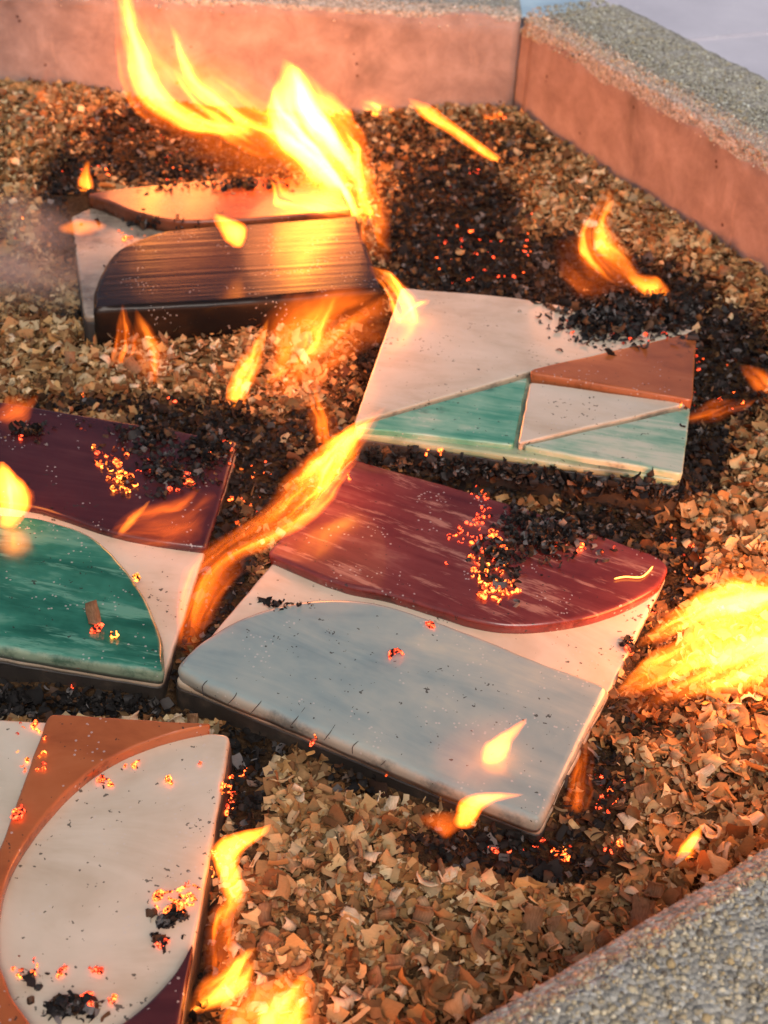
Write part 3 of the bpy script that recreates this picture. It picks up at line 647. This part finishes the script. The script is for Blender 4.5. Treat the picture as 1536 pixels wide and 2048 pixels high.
CL = [  # label, group, [(u, v, ru, rv, count, size mm, hot weights)]
 ('glowing red ember scattered on the char heap of the oxblood panel', 'embers on the oxblood panel', [(962, 1020, 20, 40, 12, 4, 0), (935, 1070, 40, 26, 12, 4, 0), (975, 1120, 36, 60, 26, 4.5, 1), (1000, 1185, 42, 20, 18, 5, 1), (1160, 1095, 90, 22, 9, 3.5, 0), (690, 945, 14, 22, 4, 4, 0), (895, 1128, 3, 3, 1, 6, 1)]),
 ('glowing orange ember clustered on the plum panel', 'embers on the plum panel', [(215, 915, 45, 28, 14, 4.5, 1), (245, 965, 40, 28, 16, 5, 2), (310, 935, 40, 25, 8, 4, 0), (170, 850, 25, 15, 4, 4, 0), (370, 965, 40, 25, 7, 4, 0), (60, 875, 40, 12, 4, 5, 0), (150, 790, 20, 8, 3, 4, 1), (60, 975, 20, 8, 2, 4, 0), (105, 1015, 25, 10, 2, 3, 1)]),
 ('tiny bright ember in the charred shavings beside the plum panel', 'embers beside the plum panel', [(440, 895, 30, 20, 10, 4, 1), (500, 945, 60, 25, 10, 3.5, 1), (480, 1015, 45, 40, 12, 3.5, 1), (320, 800, 50, 20, 4, 4, 0)]),
 ('red ember in the black patch behind the faceted tile', 'embers in the black patch', [(920, 500, 60, 70, 14, 5, 0), (1000, 530, 60, 50, 7, 5, 0), (895, 395, 40, 30, 7, 4.5, 0), (1065, 480, 30, 60, 6, 4, 0), (930, 345, 30, 5, 3, 5, 0)]),
 ('red ember on the ashy char of the faceted tile', 'embers on the faceted tile', [(1220, 600, 70, 30, 8, 4, 0), (1150, 660, 45, 25, 8, 4, 0), (1260, 680, 90, 20, 7, 4, 0), (1350, 600, 50, 40, 8, 4, 0), (1200, 800, 40, 6, 2, 4, 1), (1400, 720, 12, 25, 5, 5, 0), (1360, 815, 12, 8, 2, 4, 1)]),
 ('ember in the charred edge beyond the orange facet', 'embers beyond the orange facet', [(1430, 800, 60, 25, 9, 4, 0), (1375, 860, 15, 25, 4, 4, 0), (1460, 720, 25, 20, 3, 4, 0)]),
 ('orange ember resting on the orange crescent tile', 'embers on the crescent tile', [(60, 1490, 55, 60, 9, 4, 1), (215, 1568, 16, 14, 4, 4.5, 1), (258, 1535, 22, 8, 3, 4, 1), (340, 1562, 10, 8, 2, 5, 1), (400, 1525, 4, 4, 1, 4.5, 1), (35, 1630, 12, 16, 3, 5, 1), (45, 1935, 30, 25, 5, 4, 1), (115, 1940, 28, 14, 4, 5, 0), (195, 1935, 16, 14, 3, 4.5, 0), (190, 1995, 40, 20, 6, 4, 0)]),
 ('bright ember in the char clump by the plum corner', 'embers by the plum corner', [(345, 1805, 50, 18, 12, 4.5, 1), (380, 1795, 25, 30, 7, 4, 1), (320, 1885, 14, 14, 3, 4, 0)]),
 ('ember glowing along the burnt edge of the crescent tile', 'embers along the crescent tile edge', [(455, 1580, 20, 50, 12, 4, 1), (425, 1730, 16, 30, 5, 4, 1), (490, 1545, 14, 8, 2, 4, 1)]),
 ('ember in the smouldering shavings under the blue panel', 'embers under the blue panel', [(560, 1465, 30, 14, 4, 4.5, 1), (625, 1485, 20, 14, 4, 5, 0), (770, 1552, 4, 3, 1, 4, 1), (1060, 1695, 90, 20, 7, 4, 0), (980, 1770, 12, 3, 2, 5, 0), (1215, 1580, 35, 50, 12, 4, 0), (1130, 1710, 25, 12, 4, 5, 1), (1220, 1690, 20, 20, 3, 4, 0)]),
 ('ember smouldering in the shavings round the oxblood panel tip', 'embers round the oxblood tip', [(1330, 1090, 60, 25, 8, 3.5, 1), (1400, 1130, 40, 40, 7, 3.5, 1), (1300, 1220, 30, 20, 5, 4, 0), (1255, 1295, 12, 20, 3, 5, 0)]),
 ('ember glowing in the burnt heap by the tallest flames', 'embers by the tallest flames', [(230, 235, 50, 30, 10, 4.5, 0), (300, 270, 60, 25, 7, 4.5, 0), (370, 325, 40, 25, 9, 5, 0), (425, 340, 30, 20, 6, 5, 0), (215, 340, 40, 18, 6, 4.5, 1), (140, 345, 25, 15, 3, 4, 0), (260, 470, 30, 12, 5, 5, 1), (400, 370, 80, 15, 7, 4, 1), (980, 240, 30, 10, 5, 5, 1), (520, 300, 40, 15, 4, 4, 0)]),
 ('faint ember in the shavings at the end of the black tile', 'embers by the black tile', [(45, 395, 45, 15, 5, 4, 1), (30, 435, 25, 10, 3, 5, 1), (30, 500, 30, 40, 4, 3.5, 0), (210, 535, 4, 4, 1, 4, 0), (345, 540, 3, 3, 1, 3, 0), (30, 700, 20, 10, 2, 3.5, 0)]),
 ('ember in the dark shavings in front of the faceted tile', 'embers before the faceted tile', [(870, 905, 20, 14, 3, 4, 1), (920, 940, 20, 10, 2, 4, 0), (960, 985, 20, 20, 4, 4, 0)]),
]
SPEC = []
for lab, grp, cl in CL:
    for (u, v, ru, rv, n, mm, hot) in cl:
        for _ in range(int(n * 1.7) if n > 2 else n):
            r, a = math.sqrt(random.random()), random.uniform(0, 6.283)
            h = min(2, max(0, hot + random.choice([-1, 0, 0, 0, 1])))
            SPEC.append((u + ru * r * math.cos(a), v + rv * r * math.sin(a), mm * .001 * random.choice([.4, .55, .7, .9, 1.15]), h, lab, grp))
SPEC.sort(key=lambda q: -q[2] * (.4 + q[1] / PH))
for q in SPEC[:286]: ember(*q)
def specks():                                                             # the tiniest sparks, joined
    V, F, mi = [], [], []
    for q in SPEC[286:]:
        o = ember(*q, loose=True); b = len(V); V += [(o.matrix_world @ v.co)[:] for v in o.data.vertices]
        for p in o.data.polygons: F.append(tuple(b + i for i in p.vertices)); mi.append(q[3])
        bpy.data.objects.remove(o)
    me = bpy.data.meshes.new('ember_specks'); me.from_pydata(V, [], F)
    for m in EMB: me.materials.append(m)
    me.polygons.foreach_set('material_index', mi); me.update()
    tag(link('ember_specks', me), 'tiny glowing specks scattered through the char', 'embers', kind='stuff')
specks()
ember(792, 1315, .0105, 0, 'single curled ember with a dark middle lying on the blue panel', None, .3, 3)
ember(860, 1252, .0055, 0, 'small heart-shaped ember near the crest of the blue panel', None, .3, 11)
ember(195, 1262, .0075, 0, 'red-tipped ember below the wood chip on the green panel', None, .3, 12)
ember(228, 1276, .0080, 2, 'bright yellow ember beside the wood chip on the green panel', None, .3, 2)
ember(266, 1162, .0085, 2, 'glowing sliver at the rounded edge of the green panel', None, .3, 5)
ember(145, 1375, .003, 0, 'tiny red ember on the sooty side of the green panel tile', None)
# half-burnt chip on the green panel
me = strips(1, np.array([.016]), np.array([.007]), np.array([.7]), np.random.default_rng(3), 6, 3, .1); me = np_mesh('wood_chip', me[0][0], me[1], True)
bm = bmesh.new(); bm.from_mesh(me); bmesh.ops.solidify(bm, geom=bm.faces[:], thickness=.001); bm.to_mesh(me); bm.free()
o = link('wood_chip', me, WOOD[2]); p, n = hit(186, 1232); o.location = p + n * .0016; o.rotation_euler = (0, .1, R(-70)); tag(o, 'half-burnt brown wood chip lying on the green panel', 'wood chip')
# glowing thread on the red panel, glowing splinter against the slanting block
g = NT('glowing_thread'); g.pbr((.02, .01, .01), .8, emit=(1, .36, .06), estr=7.0); M['thread'] = g.m
pts = [hit(u, v)[0] + Vector((0, 0, .0012)) for u, v in [(1228, 1161), (1250, 1157), (1280, 1158), (1295, 1148), (1305, 1136)]]
o = link('glowing_thread', tube([Vector(p) for p in catmull([p[:] for p in pts], 5)], .00045), M['thread']); tag(o, 'thin bright yellow glowing thread on the tip of the oxblood panel', 'ember')

# ==== PART4 ---------------------------------------------------- flames: glowing gas inside closed hulls
FIRE = .2
def flame(label, pts, K, lean=18, depth=.55, base=None, soft=1.25, warp=.55, hot=1.0, watt=0.0, name='flame', strand=.8):
    """pts: (u, v, half width px, brightness 0..1) from root to tip. The flame stands in a plane through its root that leans away from the camera."""
    p0, _n = hit(*(base or pts[0][:2])); p0 = p0 - Vector((0, 0, .001))
    if base: pass
    up = Vector((0, math.sin(R(lean)), math.cos(R(lean)))); nrm = _Rt.cross(up)               # plane axes: x, up ; normal
    def on_plane(u, v):
        d = ray(u, v); t = (p0 - CAM).dot(nrm) / d.dot(nrm); return CAM + d * t, t
    W = []
    for (u, v, hw, b) in pts:
        p, t = on_plane(u, v); W.append((p, hw * 1.2 * t / FPX, b))
    A, B = W[0][0], W[-1][0]; Lr = (B - A).length; az = (B - A).normalized(); ay = nrm if nrm.dot(az) == 0 else (nrm - az * nrm.dot(az)).normalized(); ax = ay.cross(az)
    r0, r1 = W[0][1], W[-1][1]; A = A - az * r0 * .5; L = Lr + r0 * .5 + r1 * .8
    mw = Matrix(((ax.x, ay.x, az.x, A.x), (ax.y, ay.y, az.y, A.y), (ax.z, ay.z, az.z, A.z), (0, 0, 0, 1))); inv = mw.inverted()
    T = [(inv @ p) for p, _, _ in W]; ts = [min(.97, max(.03, q.z / L)) for q in T]
    xs = [q.x for q in T]; rs = [x[1] for x in W]; bs = [x[2] for x in W]
    for k in range(1, len(ts)): ts[k] = max(ts[k], ts[k - 1] + .03)
    ts = [0.0] + ts + [1.0]; xs = [xs[0]] + xs + [xs[-1]]; rs = [rs[0] * .35] + rs + [rs[-1] * .3]; bs = [bs[0] * .5] + bs + [bs[-1] * .5]
    tt = np.linspace(0, 1, 33); 
    def sm(v):
        a = np.interp(tt, ts, v)
        for _ in range(3): a[1:-1] = .25 * a[:-2] + .5 * a[1:-1] + .25 * a[2:]
        return a
    X, RR, BB = sm(xs), np.maximum(sm(rs), .0004), sm(bs)
    # hull
    n = 14; V, F = [], []; pad = 1 + warp * .6
    for i, t in enumerate(tt):
        for k in range(n):
            a = k * 6.28318 / n; V.append((X[i] + RR[i] * pad * math.cos(a), RR[i] * depth * 1.04 * math.sin(a), t * L))
    for i in range(32):
        for k in range(n): F.append((i * n + k, i * n + (k + 1) % n, (i + 1) * n + (k + 1) % n, (i + 1) * n + k))
    F += [tuple(range(n))[::-1], tuple(32 * n + k for k in range(n))]
    me = bpy.data.meshes.new(name); me.from_pydata(V, [], F); me.update()
    # material: brightness falls off from a bent centre line given by curves along the flame
    g = NT('flame_gas'); o = g.obj(); sp = g.n('ShaderNodeSeparateXYZ'); g.l(o, sp.inputs[0])
    t = g.math('DIVIDE', sp.outputs[2], L, clamp=True)
    def curve(vals):
        lo, hi = float(min(vals)), float(max(vals)); rg = max(hi - lo, 1e-6)
        c = g.n('ShaderNodeFloatCurve'); g.l(t, c.inputs['Value']); m = c.mapping; cv = m.curves[0]
        idx = list(range(0, 33, 2)); cv.points[0].location = (0, (vals[0] - lo) / rg); cv.points[1].location = (1, (vals[-1] - lo) / rg)
        for i in idx[1:-1]: cv.points.new(float(tt[i]), float((vals[i] - lo) / rg))
        m.update(); return g.math('MULTIPLY_ADD', c.outputs[0], rg, lo)
    rmax = float(RR.max()); cx, rx, bb = curve(X), curve(RR), curve(BB)
    sd_ = sum((i + 1) * ord(ch_) for i, ch_ in enumerate(label)) * .137 % 50
    nz = g.noise(g.mapping(o, scale=(1 / (rmax * 2.2), 1 / (rmax * 2.2), 1 / max(rmax * 3.5, L * .22)), loc=(sd_, sd_, sd_)), 1.0, 2, .55)
    n2 = g.noise(g.mapping(o, scale=(1 / (rmax * .8), 1 / (rmax * .8), 1 / max(rmax * 1.4, L * .09)), loc=(sd_ + 4, sd_, 2)), 1.0, 3, .6)
    dx = g.math('ADD', g.math('MULTIPLY', g.math('SUBTRACT', nz, .5), warp * 2.0), g.math('MULTIPLY', g.math('SUBTRACT', n2, .5), warp * 1.1))
    x = g.math('SUBTRACT', sp.outputs[0], cx); x = g.math('ADD', x, g.math('MULTIPLY', g.math('MULTIPLY', dx, g.math('MULTIPLY_ADD', t, .9, .6)), rx))
    qx = g.math('DIVIDE', x, rx); qy = g.math('DIVIDE', sp.outputs[1], g.math('MULTIPLY', rx, depth))
    q = g.math('ADD', g.math('MULTIPLY', qx, qx), g.math('MULTIPLY', qy, qy))
    f = g.math('SUBTRACT', 1.0, q, clamp=True); f2 = g.math('POWER', f, soft)
    wv = g.n('ShaderNodeCombineXYZ'); g.l(x, wv.inputs[0]); g.l(sp.outputs[1], wv.inputs[1]); g.l(sp.outputs[2], wv.inputs[2])
    st = g.noise(g.mapping(wv.outputs[0], scale=(1 / (rmax * .55), 1 / (rmax * 1.3), 1 / max(rmax * 4.5, L * .4)), loc=(sd_ + 9, 3, sd_)), 1.0, 3, .55, .5)
    st = g.math('MULTIPLY_ADD', g.smooth(st, .42, .68), strand * 2.6, 1 - strand)
    e = g.math('MULTIPLY', g.math('MULTIPLY', f2, bb), st)
    em = g.n('ShaderNodeEmission')
    colr = g.mix(g.math('MULTIPLY', g.math('MULTIPLY', e, .8), hot, clamp=True), (1.0, .125, .006), (1.0, .34, .03)); g.l(colr, em.inputs['Color'])
    g.l(g.math('MULTIPLY', e, K / (rmax * depth * 1.3)), em.inputs['Strength']); g.l(em.outputs[0], g.out.inputs['Volume'])
    g.m.cycles.volume_step_rate = .8
    ob = link(name, me, g.m); ob.matrix_world = mw; tag(ob, label, 'flame', 'flames over the burning shavings')
    if watt:
        k = int(np.argmax(BB * RR)); ld = bpy.data.lights.new('flame_light', 'POINT'); ld.energy = watt; ld.color = (1, .27, .075); ld.shadow_soft_size = .055
        lo = bpy.data.objects.new('flame_light', ld); COL.objects.link(lo); lo.parent = ob; lo.location = (float(X[k]), 0, float(tt[k] * L))
    return ob
fl = flame
fl('broad white-hot flame rising over the orange panel of the black tile', [(738,445,24,.4),(705,385,46,.6),(655,310,68,1),(600,235,74,1),(578,180,48,.9),(570,125,10,.5)], 34, watt=1.0, hot=1.4, depth=.6, strand=.8, warp=.4)
fl('yellow flame forking away from the white-hot flame towards the concrete wall', [(640,300,30,1),(560,268,46,1),(470,238,50,1),(400,175,44,.8),(360,115,28,.7),(343,50,5,.4)], 8, base=(600,340), strand=.85, warp=.45)
fl('ragged orange fire joining the flames at the foot of the reddened wall', [(720,430,50,.5),(620,320,80,.9),(500,255,90,1),(380,190,90,1),(290,110,70,.8),(250,20,40,.5)], 1.4, base=(640,370), hot=.2, warp=.7)
fl('small yellow flame lapping behind the white-hot flame', [(640,262,24,1),(622,215,26,1),(606,170,5,.5)], 7, base=(640,290))
fl('tall yellow flame licking up in front of the concrete wall', [(500,262,16,.7),(400,255,34,.9),(320,205,44,1),(275,135,44,.9),(254,60,36,.8),(238,-50,14,.4)], 7.5, base=(470,330), strand=.8, warp=.4, watt=1.0)
fl('thin curling strand of flame beside the white-hot flame', [(742,445,14,.7),(722,385,11,.8),(714,330,10,1),(712,290,9,1),(690,262,4,.6)], 8, base=(735,440), strand=.3)
fl('small yellow flame tongue at the foot of the reddened wall', [(695,238,16,.8),(668,222,20,1),(640,195,6,.5)], 8)
fl('low yellow flame flickering at the foot of the reddened wall', [(785,226,10,.6),(750,222,16,1),(722,206,5,.6)], 6)
fl('long thin slanting streak of flame over the black patch', [(1003,326,8,1),(960,298,11,1),(900,255,12,1),(850,222,16,.9),(820,200,5,.5)], 5.5, strand=.2, warp=.15, lean=40)
fl('tiny flame in the corner where two blocks meet', [(1000,240,14,1),(970,232,6,.6)], 6)
fl('pear-shaped orange flame standing in the shavings by the slanting block', [(1300,590,14,.5),(1245,548,26,.5),(1200,500,44,.9),(1190,455,34,1),(1205,415,24,.8),(1212,375,6,.4)], 3.4, base=(1300,600), watt=.35)
fl('small bright flame at the crest of the ashy char', [(1330,592,16,.7),(1305,578,24,1),(1262,556,8,.5)], 5, strand=.2)
fl('paled light orange glow enfolding the pear-shaped flame', [(1250,560,26,.5),(1185,540,60,1),(1130,500,30,.7)], 1.0, base=(1280,600), hot=.2)  # diffuse orange haze of light, added as a weakly glowing hull
fl('bright forked flame at the back corner of the cream facet', [(822,645,22,.7),(812,615,28,1),(795,580,18,1),(770,555,16,.9),(742,535,5,.5)], 6.5)
fl('pool of yellow fire spreading on the cream facet', [(800,640,14,.7),(830,618,16,1),(858,603,4,.6)], 3.5, base=(815,640))  # glow pooled on the glaze, modelled as a low gas hull
fl('bright drop-shaped flame hanging before the black panel', [(478,488,14,.8),(470,464,30,1),(436,436,12,.7)], 14, strand=.2, base=(482,520), lean=-15)
fl('small upright flame on the tip of the orange panel', [(172,382,14,1),(172,362,13,1),(176,325,4,.5)], 5, strand=.2)
fl('flat orange flame over the end of the black tile', [(122,457,10,.7),(162,454,16,1),(205,452,9,.7)], 1.8, base=(160,480), strand=.1)
fl('yellow fire among the char behind the black panel', [(690,425,26,.7),(620,410,26,.9),(555,400,28,1),(550,360,12,.5)], 3.6, base=(600,425))
fl('ragged orange flame curling over the right end of the black panel', [(770,520,14,.6),(735,480,40,.8),(745,420,34,.7),(750,375,10,.4)], 1.5, base=(760,560), hot=.3)
fl('left orange prong of a faint double flame before the black tile', [(240,735,20,.4),(252,690,24,.9),(248,650,15,1),(246,610,4,.6)], 1.7, hot=.3)
fl('right orange prong of a faint double flame before the black tile', [(305,770,24,.4),(305,710,34,.9),(285,665,20,1),(272,620,4,.5)], 1.5, hot=.3)
fl('bright yellow slanting flame rising from the shavings before the black tile', [(466,812,18,.7),(480,775,22,1),(500,725,20,.9),(520,680,12,.7),(535,640,4,.4)], 4.2, strand=.3)
fl('yellow flame leaning along the shavings towards the cream facet', [(530,768,6,.7),(580,735,12,1),(625,700,26,1),(650,650,30,.7),(665,600,10,.4)], 2.6)
fl('wide orange sheet of flame between the black tile and the cream facet', [(560,800,30,.3),(590,720,70,.8),(640,650,80,.9),(720,610,60,.7),(770,590,20,.4)], 2.6, warp=.8, hot=.25, base=(560,790), watt=.6)
fl('thin orange flame wisp over the shavings beside the green facet', [(655,890,22,.5),(642,845,28,.9),(632,800,18,.7),(628,770,5,.4)], 1.4, hot=.2)
fl('long bright diagonal flame leaping from the gap beside the green panel', [(362,1300,16,.12),(375,1215,34,.14),(405,1130,36,.22),(480,1085,34,.30),(560,1040,38,.55),(620,975,44,1),(680,905,38,1),(730,850,20,.9),(770,815,5,.6)], 9, lean=68, warp=.35, strand=.85, watt=.18)
fl('orange glow of flame standing in the gap beside the green panel', [(375,1310,14,.7),(385,1240,40,1),(420,1170,50,.9),(470,1120,30,.5)], 2.2, hot=.1, lean=35)
fl('round white-hot flame burning at the rim of the plum panel', [(10,1052,22,.6),(25,1015,38,.9),(20,975,40,1),(5,940,18,.7)], 16, strand=.2)
fl('faint orange flame swirling over the plum and cream', [(235,1070,20,.6),(300,1045,48,1),(370,1030,50,.9),(410,1000,26,.5)], 1.3, hot=.1, base=(310,1085))
fl('slim yellow streak of flame above the green panel', [(240,1068,8,.8),(265,1040,9,1),(298,1003,3,.6)], 1.9, base=(250,1080), strand=.1)
fl('faint orange flame at the far rim of the plum panel', [(0,840,20,.6),(35,825,30,1),(70,795,8,.6)], .75, hot=.1)
fl('upper bright tongue of the big flame off the oxblood tip', [(1275,1290,8,.6),(1340,1252,20,.8),(1420,1215,34,1),(1500,1188,42,1),(1600,1160,40,1)], 9, base=(1330,1330), lean=40, warp=.5, strand=.6)
fl('middle bright tongue of the big flame beside the cream notch', [(1222,1396,7,.7),(1290,1348,28,.9),(1370,1308,48,1),(1460,1280,60,1),(1600,1240,60,1)], 10, base=(1320,1420), lean=40, warp=.7, strand=.6, watt=2.3)
fl('lower bright tongue of the big flame over the reddened shavings', [(1300,1398,8,.4),(1390,1375,26,.7),(1465,1345,40,1),(1530,1300,50,1),(1610,1260,40,.9)], 6, base=(1400,1440), lean=40, warp=.7, strand=.65)
fl('broad orange veil of flame below the big flame', [(1250,1420,14,.5),(1340,1370,50,.9),(1440,1330,80,1),(1580,1290,90,1)], 1.3, base=(1340,1450), hot=.1)
fl('small bright drop flame on the blue panel', [(975,1525,16,.8),(992,1503,28,1),(1012,1475,15,.9),(1050,1440,5,.6)], 9, strand=.15)
fl('curled yellow flame at the front edge of the blue panel', [(928,1648,22,.6),(938,1612,26,.9),(968,1598,20,1),(1005,1592,14,.9),(1045,1590,5,.5)], 4.5, base=(930,1662), strand=.15, lean=-22)
fl('extra glowing halo of glare round the drop flame on the blue panel', [(900,1600,40,.5),(930,1540,80,1),(985,1480,70,.9),(1030,1430,24,.4)], .22, hot=.1, base=(960,1560), warp=.4, strand=.3)  # pinkish haze of light round the flame, added as a very weak glowing hull
fl('orange flicker in the scorched shavings before the blue panel corner', [(850,1640,20,.5),(890,1650,40,1),(930,1640,20,.6)], .9, hot=.1, base=(890,1672), lean=-20)
fl('faint orange flame rising by the corner of the blue panel', [(1150,1620,24,.8),(1160,1560,22,1),(1172,1490,16,.8),(1185,1440,6,.4)], .75, hot=.1)
fl('small sharp yellow flame in the shavings above the sandy block', [(1352,1735,10,.8),(1375,1700,16,1),(1390,1675,11,1),(1407,1648,3,.6)], 6.5, strand=.15, watt=.12)
fl('hooked yellow-white flame at the edge of the crescent tile', [(470,1810,20,.4),(458,1750,26,.7),(446,1712,30,1),(470,1686,26,1),(505,1668,18,1),(540,1652,5,.6)], 11, strand=.2, warp=.3)
fl('wavering orange flame beneath the hooked flame', [(440,1950,30,.5),(440,1880,36,.8),(450,1830,30,.9),(480,1790,16,.6)], 2.4, hot=.3)
fl('yellow flame curling low by the plum corner', [(375,2025,10,.5),(430,1985,34,.9),(475,1950,38,1),(515,1900,8,.5)], 4.5, base=(400,2030))
fl('large yellow-orange flame rising in front of the crescent tile', [(490,2120,60,.7),(540,2060,76,1),(580,2000,62,1),(606,1945,18,.6)], 5.5, watt=.4)
fl('low orange flame running along the charred edge by the orange facet', [(1375,838,10,.6),(1430,822,24,1),(1490,808,14,.8),(1510,800,4,.4)], .9, hot=.2)
fl('orange flame lapping in beyond the charred edge', [(1560,790,30,1),(1525,765,30,.9),(1485,735,8,.5)], .9, hot=.2)
fl('faint orange flame tongue on the pale heap of shavings', [(95,225,34,.4),(97,185,22,.9),(98,125,4,.6)], .7, hot=.1)

# ---------------------------------------------------------------- drifting smoke
def smoke(label, u, v, lift, size, dens):
    p, n = hit(u, v); bm = bmesh.new(); bmesh.ops.create_icosphere(bm, subdivisions=3, radius=1)
    for q in bm.verts: q.co *= 1 + .25 * noise.noise(q.co * 1.7 + Vector((u, v, 0)))
    me = bpy.data.meshes.new('smoke'); bm.to_mesh(me); bm.free()
    g = NT('thin_smoke'); o = g.obj(); vl = g.n('ShaderNodeVectorMath', operation='LENGTH'); g.l(o, vl.inputs[0])
    fall = g.smooth(vl.outputs['Value'], .95, .1); d = g.math('MULTIPLY', fall, g.smooth(g.noise(o, 1.6, 4, .6), .36, .66))
    pv = g.n('ShaderNodeVolumePrincipled'); pv.inputs['Color'].default_value = (.86, .80, .76, 1); g.l(g.math('MULTIPLY', d, dens), pv.inputs['Density']); g.l(pv.outputs[0], g.out.inputs['Volume'])
    ob = link('smoke', me, g.m); ob.location = p + Vector((0, 0, lift)); ob.scale = size; ob.rotation_euler = (0, R(20), 0)
    tag(ob, label, 'smoke', 'drifting smoke')
smoke('thin pale smoke drifting past the end of the black tile', 40, 600, .035, (.08, .06, .06), 22)
smoke('thin smoke hanging before the orange-stained wall and shavings heap', 90, 130, .05, (.12, .05, .07), 15)
